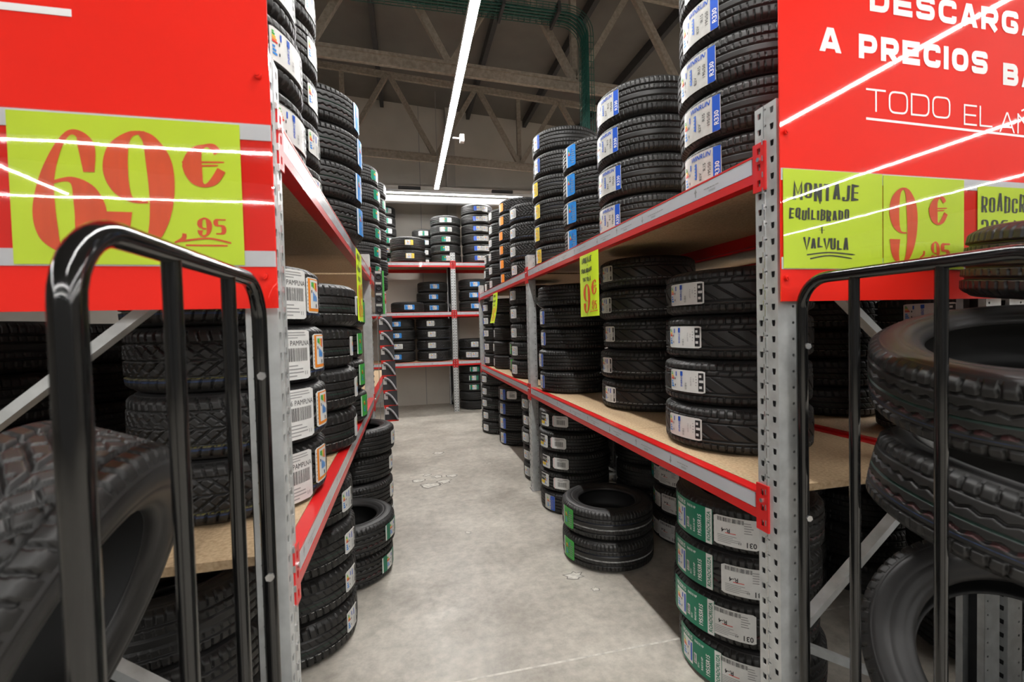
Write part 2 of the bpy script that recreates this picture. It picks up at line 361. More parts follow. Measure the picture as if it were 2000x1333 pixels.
STK = {}
def sticker_types():
    s = Sticker()                                   # grey and blue sales label
    s.base(-.105, -.07, .105, .07, 'greypaper'); s.rect(.070, -.069, .103, .069, 'blue')
    s.text('R330', .098, -.045, .020, 'vinyl', 90, 2, bold=True)
    s.text('WINRUN', -.045, .042, .019, 'blue', 0, 2, True, True)
    s.text('195/50', .060, -.035, .014, 'ink', 90); s.text('R15', .036, -.010, .014, 'ink', 90); s.text('82V', .014, -.045, .014, 'ink', 90)
    s.energy(-.100, -.065, -.035, .045); s.rect(-.020, -.035, -.013, .03, 'blue', 2)
    for i in range(5): s.rect(-.026, -.03+.013*i, -.021, -.024+.013*i, 'skyblue', 2)
    STK['winrun'] = s.mesh('sticker_grey_blue')
    s = Sticker()                                   # white energy label with black tip
    s.base(-.095, -.048, .095, .048, 'paper', .004); s.rect(.066, -.040, .089, .040, 'ink')
    for v, a in ((-.028, .012), (-.002, .018), (.02, .01)): s.rect(.07, v, .07+a, v+.011, 'paper', 2)
    s.energy(-.092, -.046, -.038, .046); s.rect(-.026, .022, -.012, .042, 'blue', 2)
    s.text('ENERGY', -.014, -.026, .010, 'blue', 90, 2, True); s.bars(.000, -.036, .010, -.008, 'inkgrey', 2, 14, 5, False)
    s.text('205/55 R16', .034, -.020, .006, 'inkgrey', 90); s.text('91V', .048, .0, .007, 'inkgrey', 90); s.lines(.054, -.02, .060, .03, 4)
    STK['energy'] = s.mesh('sticker_white_energy')
    s = Sticker()                                   # smaller version
    s.base(-.055, -.05, .055, .05, 'paper', .005); s.rect(.036, -.042, .050, .042, 'ink'); s.rect(.040, -.02, .046, .012, 'paper', 2)
    s.energy(-.052, -.046, .0, .046); s.rect(.004, .01, .012, .04, 'blue', 2); s.lines(.004, -.045, .03, 0, 7)
    STK['energy_small'] = s.mesh('sticker_small_energy')
    s = Sticker()                                   # long green label
    s.base(-.15, -.075, .10, .075, 'green'); s.rect(-.118, -.062, -.045, .038, 'paper'); s.energy(-.116, -.060, -.052, .036); s.rect(-.058, -.05, -.048, .03, 'blue', 2)
    s.text('195/55R15', -.12, .046, .018, 'vinyl', 0, 2, True, False, .075); s.text('RA510 HP', -.03, .050, .011, 'vinyl', 0, 2, True, False, .05)
    s.rect(-.036, -.045, -.020, .0, 'paper'); s.bars(-.034, -.043, -.022, -.002, 'ink', 2, 14, 3, False)
    s.text('85V', -.004, -.05, .010, 'vinyl', 90); s.text('RA510 HP', .016, -.05, .010, 'vinyl', 90, 2, True); s.text('195/55R15', .050, -.055, .020, 'vinyl', 90, 2, True, False, .09)
    s.rect(.070, -.074, .098, .074, 'paper'); s.text('ROADCRUZA', .092, -.062, .016, 'green', 90, 2, True, False, .125)
    STK['roadcruza'] = s.mesh('sticker_green_long')
    s = Sticker()                                   # white delivery label R-4 / 031
    s.base(-.085, -.06, .085, .06, 'paper'); s.bars(-.07, .038, .03, .055, 'ink', 1, 40, 9); s.text('R-4', -.022, .012, .018, 'ink', 180, 1, True)
    s.text('33', .020, -.036, .009, 'ink', 180, 1); s.text('031', .075, -.030, .022, 'ink', 180, 1, True, False, .036); s.lines(-.07, -.05, .03, -.015, 5, 'inkgrey', 1); s.rect(-.04, -.008, .0, -.005, 'redink', 1)
    s.lines(.03, .0, .08, .05, 5, 'inkgrey', 1, 4)
    STK['delivery'] = s.mesh('sticker_delivery')
    s = Sticker()                                   # orange bordered energy label
    s.base(-.046, -.062, .046, .062, 'paper'); s.rect(-.036, -.056, .044, .058, 'orange'); s.rect(-.024, -.046, .040, .054, 'paper', 2)
    s2 = 0.0
    for i, c in enumerate(['lime', 'lime', 'yellowink', 'orange', 'redink']): s.rect(-.016+.009*i, .030-.004*i, -.009+.009*i, .046, c, 3)
    for i in range(4): s.rect(-.006+.009*i, -.02, .000+.009*i, .012-.005*i, 'skyblue', 3)
    s.rect(.014, -.042, .022, -.03, 'ink', 3); s.rect(-.018, .008, -.012, .018, 'ink', 3); s.lines(-.043, -.05, -.037, .05, 8, 'inkgrey', 1)
    STK['orange'] = s.mesh('sticker_orange_border')
    s = Sticker()                                   # white shipping label
    s.base(-.056, -.082, .056, .082, 'paper'); s.text('06 PAMPLNA', -.052, .030, .017, 'ink', 0, 1, False, False, .104); s.bars(-.045, -.022, .045, .022, 'ink', 1, 34, 11)
    s.lines(-.045, .052, .045, .078, 3, 'inkgrey', 1); s.lines(-.045, -.075, .03, -.03, 4, 'inkgrey', 1); s.text('11', .030, -.068, .012, 'ink', 0, 1)
    STK['pampl'] = s.mesh('sticker_shipping')
    def simple(key, base, bands, w=.06, h=.05, marks=True, name=None):
        s = Sticker(); s.base(-w, -h, w, h, base)
        for (a, b, c) in bands: s.rect(-w+2*w*a, -h*.97, -w+2*w*b, h*.97, c)
        if marks: s.energy(-w*.5, -h*.85, w*.55, h*.85); s.lines(w*.25, -h*.8, w*.9, h*.7, 7, 'inkgrey', 2, 5)
        STK[key] = s.mesh(name or 'sticker_'+key)
    simple('white', 'paper', [(.86, .93, 'inkgrey')])
    simple('whitepic', 'paper', [(.93, .98, 'ink')], .068, .048)
    simple('bluewhite', 'paper', [(.0, .26, 'blue')], .105, .045)
    simple('yellow', 'paper', [(.66, 1, 'yellowink'), (0, .05, 'yellowink')], .07, .045)
    simple('orangered', 'orange', [(.0, .2, 'paper')], .05, .055, False)
    simple('greenwhite', 'paper', [(.0, .1, 'inkgrey'), (.42, .64, 'green')], .12, .046)
    simple('greenpale', 'paper', [(.0, .5, 'green')], .085, .05)
    simple('limegreen', 'lime', [(.0, .1, 'paper')], .06, .065)
    simple('darkgreen', 'green', [(.3, .75, 'paper'), (.0, .07, 'paper')], .085, .05)
    simple('bluevert', 'skyblue', [(.0, .16, 'paper')], .055, .075, True)
    simple('bluegrey', 'greypaper', [(.62, 1, 'blue')], .06, .07)
    simple('blueedge', 'paper', [(.70, 1.0, 'blue')], .05, .06)
    simple('gold', 'paper', [(.3, 1, 'yellowink')], .05, .06)
    s = Sticker(); s.base(-.09, -.045, .09, .045, 'skyblue'); s.rect(-.088, -.043, -.08, .043, 'paper'); s.rect(-.03, -.038, .045, .038, 'paper')
    s.energy(-.028, -.038, .04, .038); s.text('R15', .058, -.02, .014, 'vinyl', 90, 2, True); s.text('ENERGY', -.06, .02, .012, 'vinyl', 0, 2, True, False, .028)
    STK['blue'] = s.mesh('sticker_blue_white')
    s = Sticker(); s.base(-.055, -.06, .055, .06, 'paper'); s.rect(-.054, -.01, .02, .052, 'ink'); s.text('DUNLOP', -.05, .012, .022, 'vinyl', 0, 2, True, True, .066); s.rect(-.05, -.04, .01, -.014, 'yellowink'); s.energy(.0, -.055, .05, .03)
    STK['dunlop'] = s.mesh('sticker_black_yellow')
    s = Sticker(); s.base(-.07, -.052, .07, .052, 'paper', .012); s.bars(-.03, -.03, .045, .015, 'ink', 1, 26, 4); s.lines(-.03, .022, .06, .045, 2, 'ink', 1); s.rect(-.06, -.05, -.058, .05, 'redink', 1)
    STK['barcode'] = s.mesh('sticker_barcode')
sticker_types()

# ------------------------------------------------------------------ tyre meshes (radius 0.30, width 0.20; scaled per tyre)
def sstep(x): x = np.clip(x, 0, 1); return x*x*(3-2*x)
def groove(d, hw): return 1-sstep((np.abs(d)-hw*0.70)/(hw*0.40))
def per(x, n): return (x*n/(2*PI)+0.5) % 1.0-0.5          # periodic distance, in periods
def tread_mesh(name, kind, stripes=(), NT=720, NW=74):
    th = np.linspace(0, 2*PI, NT, endpoint=False); v = np.linspace(-1, 1, NW)
    T, V = np.meshgrid(th, v, indexing='ij'); z = V*0.090
    crown = R0-0.0045*np.abs(V)**2.2-0.016*np.clip((np.abs(V)-.80)/.20, 0, 1)**2
    g = np.zeros_like(T); aV = np.abs(V)
    if kind == 'rib':                                        # straight ribs, short shoulder slots
        for c in (-.52, -.18, .18, .52): g = np.maximum(g, groove(V-c, .050))
        g = np.maximum(g, groove(per(T+.02*V, 74), .11)*(aV > .60)*.8)
        g = np.maximum(g, groove(per(T+.06*V, 74), .09)*(aV > .24)*(aV < .44)*.45)
    elif kind == 'sweep':                                    # long diagonal sweeps between ribs
        for c in (-.45, .38): g = np.maximum(g, groove(V-c, .040))
        g = np.maximum(g, groove(per(T, 62), .13)*(aV > .62)*.9)
        g = np.maximum(g, groove(per(T+.42*(V-.38), 24), .075)*(V < .30)*(V > -.45))
        g = np.maximum(g, groove(per(T-.12*V, 40), .06)*(V > .42)*(V < .62)*.6); g = np.maximum(g, groove(V-.62, .03)); g = np.maximum(g, groove(V+.62, .03))
    elif kind == 'vee':                                      # all-season V pattern
        for c in (-.56, .56, 0.0): g = np.maximum(g, groove(V-c, .035))
        g = np.maximum(g, groove(per(T+.36*aV, 44), .13)*(aV < .60)); g = np.maximum(g, groove(per(T-.34*aV, 44), .07)*(aV < .5)*(aV > .12)*.7)
        g = np.maximum(g, groove(per(T+.08*aV, 60), .13)*(aV > .60))
    elif kind == 'zig':                                      # ribs with zigzag edges
        zz = .05*np.abs(per(T, 50))*4-.05
        g = np.maximum(g, groove(V-.28-zz, .045)); g = np.maximum(g, groove(V+.28+zz, .045)); g = np.maximum(g, groove(V-.60, .04)); g = np.maximum(g, groove(V+.60, .04)); g = np.maximum(g, groove(V, .03))
        g = np.maximum(g, groove(per(T+.03*V, 66), .12)*(aV > .64)*.85)
    else:                                                    # slots: wide shoulder blocks, three ribs
        for c in (-.42, 0.02, .42): g = np.maximum(g, groove(V-c, .045))
        g = np.maximum(g, groove(per(T+.05*V, 54), .12)*(aV > .50)); g = np.maximum(g, groove(per(T+.2*V, 54), .06)*(aV < .36)*.35)
    r = crown-0.0098*g
    vs = np.stack([r*np.cos(T), r*np.sin(T), z], -1).reshape(-1, 3)
    # closing lips that run down into the shoulder
    i = np.arange(NT)[:, None]; j = np.arange(NW-1)[None, :]; a = i*NW+j; b = ((i+1) % NT)*NW+j
    F = np.stack([a, b, b+1, a+1], -1).reshape(-1, 4)
    me = bpy.data.meshes.new(name); me.vertices.add(len(vs)); me.vertices.foreach_set('co', vs.astype(np.float32).ravel())
    me.loops.add(F.size); me.loops.foreach_set('vertex_index', F.ravel().astype(np.int32)); me.polygons.add(len(F))
    me.polygons.foreach_set('loop_start', np.arange(0, F.size, 4, dtype=np.int32)); me.polygons.foreach_set('loop_total', np.full(len(F), 4, dtype=np.int32))
    me.materials.append(M['rubber']); mi = np.zeros((NT, NW-1), np.int32); vm = (v[:-1]+v[1:])/2; tm = th
    for k, (pos, wd, mname, nd) in enumerate(stripes):
        me.materials.append(M[mname]); cols = np.abs(vm-pos) < wd
        on = (np.abs(per(tm, nd)) < .36) if nd else np.ones(NT, bool)
        mi[np.ix_(on, cols)] = k+1
    me.polygons.foreach_set('material_index', mi.ravel()); me.polygons.foreach_set('use_smooth', np.ones(len(F), bool))
    me.update(calc_edges=True); me.validate(); return me
def carcass_mesh():
    prof = [(.2790,.0885),(.2835,.0860),(.2850,.0845),(.2800,.0880),(.2755,.0930),(.2735,.0945),(.2725,.0940),(.2700,.0965),(.262,.0985),(.250,.0998),(.240,.1000),(.238,.0988),(.234,.0985),(.232,.0995),(.224,.0975),
            (.214,.0945),(.207,.0905),(.205,.0880),(.200,.0868),(.194,.0830),(.189,.0770),(.187,.0690),(.189,.0650),(.196,.0660),(.205,.0720),(.220,.0830),(.240,.0880),(.260,.0850),(.275,.0720),(.2820,.0500),(.2850,.0250)]
    prof = prof[3:] if False else prof[2:]
    P = [(r, z) for r, z in prof]; P = P+[(r, -z) for r, z in prof[::-1]]
    n = 96; mb = MB(); N = len(P); vs = []; 
    for i in range(n):
        a = 2*PI*i/n; vs += [(r*math.cos(a), r*math.sin(a), z) for r, z in P]
    half = len(prof)
    fo, fi = [], []
    for i in range(n):
        for k in range(N-1):
            q = (i*N+k, i*N+k+1, ((i+1) % n)*N+k+1, ((i+1) % n)*N+k)
            (fi if 20 <= k < N-21 else fo).append(q)
    o = mb.slot('sidewall'); mb.add(vs, fo, 'sidewall', True); mb.v = mb.v
    li = mb.slot('liner')
    for q in fi: mb.f.append(q); mb.mi.append(li); mb.smooth.append(True)
    return mb.mesh('tyre_carcass')
CARC = carcass_mesh()
TRD = {
 'rib': tread_mesh('tread_rib', 'rib'),
 'sweep': tread_mesh('tread_sweep', 'sweep'),
 'vee': tread_mesh('tread_vee', 'vee', [(-.60, .0225, 'stripe_yellow', 150), (-.70, .0225, 'stripe_blue', 0)]),
 'zig': tread_mesh('tread_zigzag', 'zig', [(.02, .024, 'stripe_green', 0), (-.30, .045, 'stripe_red', 50)]),
 'slot': tread_mesh('tread_slot', 'slot', [(-.18, .024, 'stripe_green', 0), (-.50, .02, 'stripe_white', 54)]),
 'white': tread_mesh('tread_sweep_white', 'sweep', [(-.47, .026, 'stripe_white', 60)]),
 'line': tread_mesh('tread_line', 'rib', [(-.20, .02, 'stripe_white', 0), (.18, .035, 'stripe_blue', 0)]),
 'plain': tread_mesh('tread_plain', 'vee'),
 'used': tread_mesh('tread_used', 'zig', [(-.30, .045, 'stripe_red', 50), (-.02, .03, 'stripe_green', 0), (-.44, .025, 'stripe_blue', 0)]),
}
ORD = ['bottom', 'second', 'third', 'fourth', 'fifth', 'sixth', 'seventh', 'eighth']
def tyre(loc, R, W, pat, stickers=(), rot=(0,0,0), label='', group=None):
    """stickers: list of (type, azimuth in degrees, vertical shift)"""
    e = empty('tyre', loc); e.rotation_euler = rot
    sc = (R/R0, R/R0, W/W0)
    spin = random.uniform(0, 2*PI)
    link('carcass', CARC, e, scale=sc, rot=(0, 0, spin)); link('tread', TRD[pat], e, scale=sc, rot=(0, 0, spin))
    for t, a, dz in stickers:
        link('paper_label', STK[t], e, loc=(0, 0, dz), rot=(0, 0, math.radians(a)), scale=(R/R0, R/R0, min(1.0, W/W0*1.02)))
    tag(e, label, 'tyre', group); return e
def stack(phrase, x, y, R, W, n, z0, pat, st, jit=0.008, aj=2.5, skip=()):
    """st: sticker list, or dict tyre-index -> sticker list with key None as default"""
    for i in range(n):
        s = st.get(i, st.get(None, [])) if isinstance(st, dict) else st
        s = [(t, a+random.uniform(-aj, aj), random.uniform(-.006, .006)) for t, a in s]
        phrase = phrase.replace(' ,', ',')
        lab = phrase if n == 1 else ORD[i]+' tyre'+('' if i == 0 else ' up')+' in '+phrase
        p = pat[i] if isinstance(pat, (list, tuple)) else pat
        tyre((x+random.uniform(-jit, jit), y+random.uniform(-jit, jit), z0+.0012+(W+.0006)*(i+.5)), R, W, p, s, (0, 0, 0), lab, phrase.replace('the ', '', 1))

# ------------------------------------------------------------------ the setting
ZM_R, ZM_L, ZU = 0.978, 0.957, 2.06
mb = MB(); mb.box((-16, -14, -.1), (18, 9.56, 0), 'floor'); fl = struct(mb.build('floor'))
mb = MB(); mb.box((-16, 1.948, 0.0), (18, 1.960, 0.0006), 'joint'); mb.build('floor_joint', fl)
for k, (cx, cyy, s) in enumerate([(.17, 4.55, .075), (.32, 4.62, .06), (.06, 4.72, .05), (.26, 4.80, .045), (.42, 4.78, .05), (.16, 4.88, .035), (.33, 5.72, .05), (.86, 5.1, .03), (.95, 2.62, .045), (1.02, 2.45, .02), (.40, 3.4, .02)]):
    rn = random.Random(k); mb = MB(); n = 14; rr = [s*rn.uniform(.55, 1.15) for _ in range(n)]
    for sc_, zc_, mm in ((1.22, .0005, 'spall'), (1.0, .0009, 'joint')):
        mb.add([(cx+rr[i]*sc_*1.2*math.cos(2*PI*i/n), cyy+rr[i]*sc_*math.sin(2*PI*i/n), zc_) for i in range(n)], [tuple(range(n))], mm)
    mb.build('floor_chip', fl)
mb = MB(); mb.box((-16, 9.56, 0), (18, 9.8, 7.6), 'wall'); wb = struct(mb.build('wall_back'))
for i, x in enumerate((-4.1, -1.6, .35, 3.2, 5.6)):
    mb = MB(); mb.box((x-.006, 9.556, 0), (x+.006, 9.561, 7), 'inkgrey'); mb.build('panel_joint', wb)
mb = MB(); mb.box((-16, 9.553, 3.35), (18, 9.561, 3.37), 'inkgrey'); mb.build('panel_joint', wb)
mb = MB(); mb.box((-16, 9.40, 4.30), (18, 9.56, 4.42), 'wall'); struct(mb.build('trim_1'))
mb = MB(); mb.box((-16, -14, 0), (-15.7, 9.56, 7.6), 'wall'); struct(mb.build('wall_left'))
mb = MB(); mb.box((17.7, -14, 0), (18, 9.56, 7.6), 'wall'); struct(mb.build('wall_right'))
mb = MB(); mb.box((.88, 9.45, 0), (1.06, 9.56, 7), 'col'); struct(mb.build('trim_2'))
rz = lambda x, z0=6.1, k=-.065: z0+k*x
mb = MB(); a = -16; b = 18
mb.add([(a,-14,rz(a)),(b,-14,rz(b)),(b,9.6,rz(b)),(a,9.6,rz(a)),(a,-14,rz(a)+.1),(b,-14,rz(b)+.1),(b,9.6,rz(b)+.1),(a,9.6,rz(a)+.1)],
       [(0,1,2,3),(7,6,5,4),(0,4,5,1),(1,5,6,2),(2,6,7,3),(3,7,4,0)], 'roof')
ce = struct(mb.build('ceiling'))
for x in (-7.2, -5.8, -4.4, -3.0, -1.65, -.35, 1.35, 2.55, 3.75, 5.1, 6.5, 8):
    mb = MB(); mb.box((x-.035, -3, rz(x)-.16), (x+.035, 9.5, rz(x)+.005), 'purlin'); mb.build('purlin', ce)
def truss(Y, label):
    e = empty('roof_truss', (0, Y, 0)); tag(e, label, 'roof truss')
    zb = lambda x: 4.55-.04*x; zt = lambda x: 5.84-.066*x
    def member(n, p, q, w, h):
        mb = MB(); mb.beam(p, q, w, h, 'truss'); mb.build(n, e)
    for nm, f, h in (('bottom_chord', zb, .14), ('top_chord', zt, .09)):
        mb = MB(); mb.beam((-9, 0, f(-9)), (9, 0, f(9)), .10, .035, 'truss'); mb.beam((-9, 0, f(-9)-h*.4), (9, 0, f(9)-h*.4), .05, h*.8, 'truss'); mb.build(nm, e)
    xb = [-.93+1.5*i for i in range(-5, 7)]
    for i, x in enumerate(xb):
        for d in (-.74, .74): member('web', (x+.03*(d > 0)-.015, .0, zb(x)), (x+d, 0, zt(x+d)), .075, .075)
        if i % 2 == 1: member('web', (x, .05, zb(x)), (x, .05, zt(x)), .07, .07)
truss(5.27, 'beige fireproofed roof truss crossing above the middle of the aisle')
truss(8.05, 'beige fireproofed roof truss close to the concrete back wall')

# ------------------------------------------------------------------ ceiling lights
def lamp(p, q, label, group='LED line lights', cable=(), wd=.068, lm='led'):
    p = Vector(p); q = Vector(q); e = empty('linear_ceiling_light', p); tag(e, label, 'ceiling light', group)
    o = q-p; mb = MB(); mb.beam((0, 0, .031), o+Vector((0, 0, .031)), .080, .050, 'housing'); mb.build('housing', e)
    mb = MB(); mb.beam((0, 0, .004), o+Vector((0, 0, .004)), wd, .006, lm); mb.build('diffuser', e)
    for t in cable:
        c = o*t; mb = MB(); mb.tube([c+Vector((0, 0, .055)), c+Vector((0, 0, 1.55))], .004, 'inkgrey', 6); mb.build('suspension_wire', e)
    return e
L1 = lamp((.585, -2.5, 4.03), (.585, 8.28, 4.03), 'long bright LED line light running down the aisle', cable=(.3, .5, .97))
mb = MB(); mb.box((.03, 8.17, -.16), (.12, 8.185, -.145), 'housing'); mb.box((.12, 8.14, -.20), (.17, 8.21, -.11), 'housing'); mb.build('sensor', L1)
lamp((-2.6, 8.62, 4.04), (2.6, 8.62, 4.04), 'LED line light across the back wall above the back rack')
for x, y0, y1, t in ((4.72, -9, 6, 'LED line light above the neighbouring aisle beyond the PRECIOS sign'), (7.75, -9, 6, 'LED line light two aisles beyond the PRECIOS sign'), (10.8, -9, 6, 'LED line light three aisles beyond the PRECIOS sign'), (-5.6, -7.1, 2, 'LED line light beyond the sixty-nine-euro sign')):
    lamp((x, y0, 4.03), (x, y1, 4.03), t, wd=.046, lm='led_hall')
lamp((-5.5, -4.7, 4.03), (3.6, -4.7, 4.03), 'LED line light across the open shop floor facing the signs', wd=.046, lm='led_hall')
lamp((-7, -7.3, 4.03), (3.6, -7.3, 4.03), 'LED line light across the far side of the shop floor', wd=.046, lm='led_hall')
mb = MB(); mb.tube([(-4, 8.82, 3.985), (4, 8.82, 3.985)], .08, 'pipe', 20); o = mb.build('duct_pipe'); tag(o, 'grey round duct pipe running along the back wall under the light', 'pipe')
for x in (.12, 1.85):
    mb = MB(); mb.box((x-.2, 8.58, 4.11), (x+.2, 8.66, 4.16), 'purlin'); o = mb.build('light_bracket'); tag(o, 'dark bracket on the back wall light '+('by the end of the aisle light' if x < 1 else 'above the far end of the PRECIOS rack'), 'bracket', 'light brackets')

# green wire cable tray: along the truss, then dropping down
e = empty('cable_tray', (0, 5.0, 0)); tag(e, 'green wire mesh cable tray turning downwards beside the roof truss', 'cable tray')
def traypath(off_y, off_z):
    pts = [(-3.0, off_y, 5.02+off_z), (1.85, off_y, 5.02+off_z)]
    for k in range(1, 7):
        a = PI/2*k/6; rr = .22+off_z; pts.append((1.85+rr*math.sin(a), off_y, 4.80+rr*math.cos(a)))
    pts.append((2.07+off_z, off_y, 3.3)); return pts
mb = MB()
for oy in np.linspace(-.14, .14, 7): mb.tube(traypath(oy, 0), .004, 'traygreen', 5, False)
for oz in (.03, .06):
    for oy in (-.14, .14): mb.tube(traypath(oy, oz), .004, 'traygreen', 5, False)
for x in np.arange(-3, 1.85, .07): mb.tube([(x, -.14, 5.08), (x, -.14, 5.02), (x, .14, 5.02), (x, .14, 5.08)], .0035, 'traygreen', 4, False)
for z in np.arange(3.3, 4.8, .07): mb.tube([(2.13, -.14, z), (2.07, -.14, z), (2.07, .14, z), (2.13, .14, z)], .0035, 'traygreen', 4, False)
o = mb.build('wire_mesh', e); o['kind'] = 'stuff'
mb = MB()
for k, oy in enumerate((-.08, -.03, .02, .07)): mb.tube(traypath(oy, .014), .013, 'traygreen', 6, False)
mb.build('cable_bundle', e)
for x in (1.1, 1.72): mb = MB(); mb.box((x, -.16, 4.98), (x+.03, .16, 5.10), 'purlin'); mb.build('splice_clip', e)

# ------------------------------------------------------------------ shelving racks
UPW, UPD = .0435, .072
def upright_mesh(h):
    mb = MB(); n = int(h/.05); A = lambda u, v, d: (u, d, v)
    for i in range(n):
        z0, z1 = i*.05, (i+1)*.05; zc = z0+.025
        mb.holed((-UPW, z0, -.008, z1), slot8(-.025, zc, .015, .019), .0025, 'galv', A)
        mb.holed((-.008, z0, .008, z1), circ(0, z1-.014, .0035), .0025, 'galv', A)
        mb.holed((.008, z0, UPW, z1), slot8(.025, zc, .015, .019), .0025, 'galv', A)
        for s in (-1, 1):
            Bx = (lambda s: (lambda u, v, d: (s*(UPW-d), u, v)))(s)
            mb.add([Bx(0, z0, 0), Bx(.036, z0, 0), Bx(.036, z1, 0), Bx(0, z1, 0)], [(0, 1, 2, 3)], 'galv')
            mb.holed((.036, z0, UPD, z1), circ(.055, zc, .0045), .0025, 'galv', Bx)
    H = n*.05
    for s in (-1, 1):                                   # inner lips
        mb.box((min(s*UPW, s*.022), UPD-.002, 0), (max(s*UPW, s*.022), UPD, H), 'galv')
    mb.box((-UPW+.004, .012, 0), (UPW-.004, .014, H), 'purlin')  # dark sheet standing in for the shade seen through the holes
    mb.box((-.006, -.0025, 0), (-.003, .0, H), 'zinc'); mb.box((-.055, -.01, 0), (.055, .09, .006), 'zinc')
    return mb.mesh('upright')
UPM = {h: upright_mesh(h) for h in (2.2, 2.95)}
def tabs_mesh(h):
    mb = MB()
    for i in range(int(h/.05)): z = i*.05+.03; mb.box((-.0075, -.008, z), (-.0035, .0, z+.017), 'zinc')
    return mb.mesh('tabs')
TABM = tabs_mesh(2.15)
def clip_mesh():
    mb = MB(); A = lambda u, v, d: (u, -.006+d, v)
    for k in range(3): mb.holed((-.024, -.075+.05*k, .024, -.025+.05*k), slot8(0, -.05+.05*k, .013, .02, 1), .006, 'redpaint', A)
    for s in (-1, 1): mb.box((s*.024-.001, -.006, -.075), (s*.024+.001, .002, .075), 'redpaint')
    mb.box((-.024, -.006, .0745), (.024, .0, .0755), 'redpaint'); mb.box((-.024, -.006, -.0755), (.024, .0, -.0745), 'redpaint')
    mb.tube([(0, -.011, .024), (0, -.004, .024)], .007, 'zinc', 8)
    return mb.mesh('clip')
CLIPM = clip_mesh()
def strip_print(L, seed):
    mb = MB(); rn = random.Random(seed); mb.box((0, -.003, 0), (L, 0, .048), 'strip'); mb.box((0, -.0034, .0475), (L, .0, .0495), 'paper'); x = .06; y = -.0034; up_ = True
    while x < L-.25:
        d = 1 if up_ else -1; c = .024                       # printed arrow
        mb.add([(x-.0028, y, c-.014), (x+.0028, y, c-.014), (x+.0028, y, c+.014), (x-.0028, y, c+.014)], [(0, 1, 2, 3)], 'inkgrey')
        mb.add([(x-.009, y-.0002, c+d*.003), (x+.009, y-.0002, c+d*.003), (x, y-.0002, c+d*.019)], [(0, 1, 2) if d > 0 else (0, 2, 1)], 'inkgrey')
        xx = x+.05
        for k in range(rn.randint(5, 8)):
            wd = rn.uniform(.008, .02); mb.add([(xx, y, .024), (xx+wd, y, .024), (xx+wd, y, .027), (xx, y, .027)], [(0, 1, 2, 3)], 'inkgrey'); xx += wd+.003
        for k in range(9): mb.add([(x+.08+.004*k, y, .009), (x+.082+.004*k, y, .009), (x+.082+.004*k, y, .017), (x+.08+.004*k, y, .017)], [(0, 1, 2, 3)], 'inkgrey')
        x += rn.uniform(.24, .42); up_ = not up_
    return mb
BH = .088
def rack(label, loc, rz_, posts, depth, levels, up_h, strip_seed, board_from=.05, nboards=3, braces=True):
    """local x along the rack, y into its depth, front face at y = 0"""
    e = empty('tyre_rack', loc, rz_); tag(e, label, 'shelving rack')
    for i, x in enumerate(posts):
        u = link('upright', UPM[up_h], e, loc=(x, 0, 0)); link('punched_tabs', TABM, u)['kind'] = 'stuff'
        link('upright', UPM[up_h], e, loc=(x, depth, 0), rot=(0, 0, PI))
        if braces:
            zs = [(.10, depth-.07), (.50, .07), (1.13, depth-.07), (1.78, .07), (2.05, depth-.07)]
            for (z0, y0), (z1, y1) in zip(zs[:-1], zs[1:]):
                mb = MB(); mb.beam((x, y0, z0), (x, y1, z1), .022, .036, 'galv', (1, 0, 0)); mb.build('diagonal_brace', e)
            for z in (.08, 1.80): mb = MB(); mb.beam((x+.012, .07, z), (x+.012, depth-.07, z), .02, .03, 'galv', (1, 0, 0)); mb.build('cross_brace', e)
    for i in range(len(posts)-1):
        x0, x1 = posts[i]+UPW+.002, posts[i+1]-UPW-.002; L = x1-x0
        for k, z in enumerate(levels):
            for front in (True, False):
                y0, y1 = (.0, .04) if front else (depth-.04, depth)
                mb = MB(); mb.box((x0, y0, z-BH), (x1, y1, z), 'redpaint')
                if front: mb.box((x0, y0-.004, z-.006), (x1, y0, z), 'redpaint'); mb.box((x0, y0-.004, z-BH), (x1, y0, z-BH+.028), 'redpaint')
                b = mb.build('beam', e)
                if front:
                    o = strip_print(L-.02, strip_seed*10+i*3+k).build('price_strip', b); o.location = (x0+.01, 0, z-.057)
                for xc in (posts[i]+.021, posts[i+1]-.021):
                    link('beam_clip', CLIPM, b, loc=(xc, -.001 if front else depth+.001, z-.045), rot=(0, 0, 0 if front else PI))
            s0, s1 = x0+board_from-.045, x1-.005
            for q in range(nboards):
                a0 = s0+(s1-s0)*q/nboards+.0015; a1 = s0+(s1-s0)*(q+1)/nboards-.0015
                mb = MB(); mb.box((a0, .042, z-.024), (a1, depth-.042, z), 'chip'); mb.build('shelf_board', e)
    return e
DEP = .92
rack('red and galvanised tyre rack whose end carries the PRECIOS sign', (1.1, 0, 0), -PI/2, [-7.03, -4.13, -1.22], DEP, [ZM_R, ZU], 2.2, 1)
rack('red and galvanised tyre rack whose end carries the sixty-nine-euro sign', (-.3, 0, 0), PI/2, [1.235, 4.18, 7.08], DEP, [ZM_L, ZU], 2.2, 2)
rack('red and galvanised tyre rack along the concrete back wall', (0, 8.51, 0), 0, [-1.95, .86, 3.65], DEP, [.948, 1.862, 2.772], 2.95, 3)
rack('red and galvanised rack standing back to back behind the PRECIOS sign rack', (2.98, 0, 0), PI/2, [1.22, 4.13, 7.03], .92, [ZM_R, ZU], 2.2, 4)

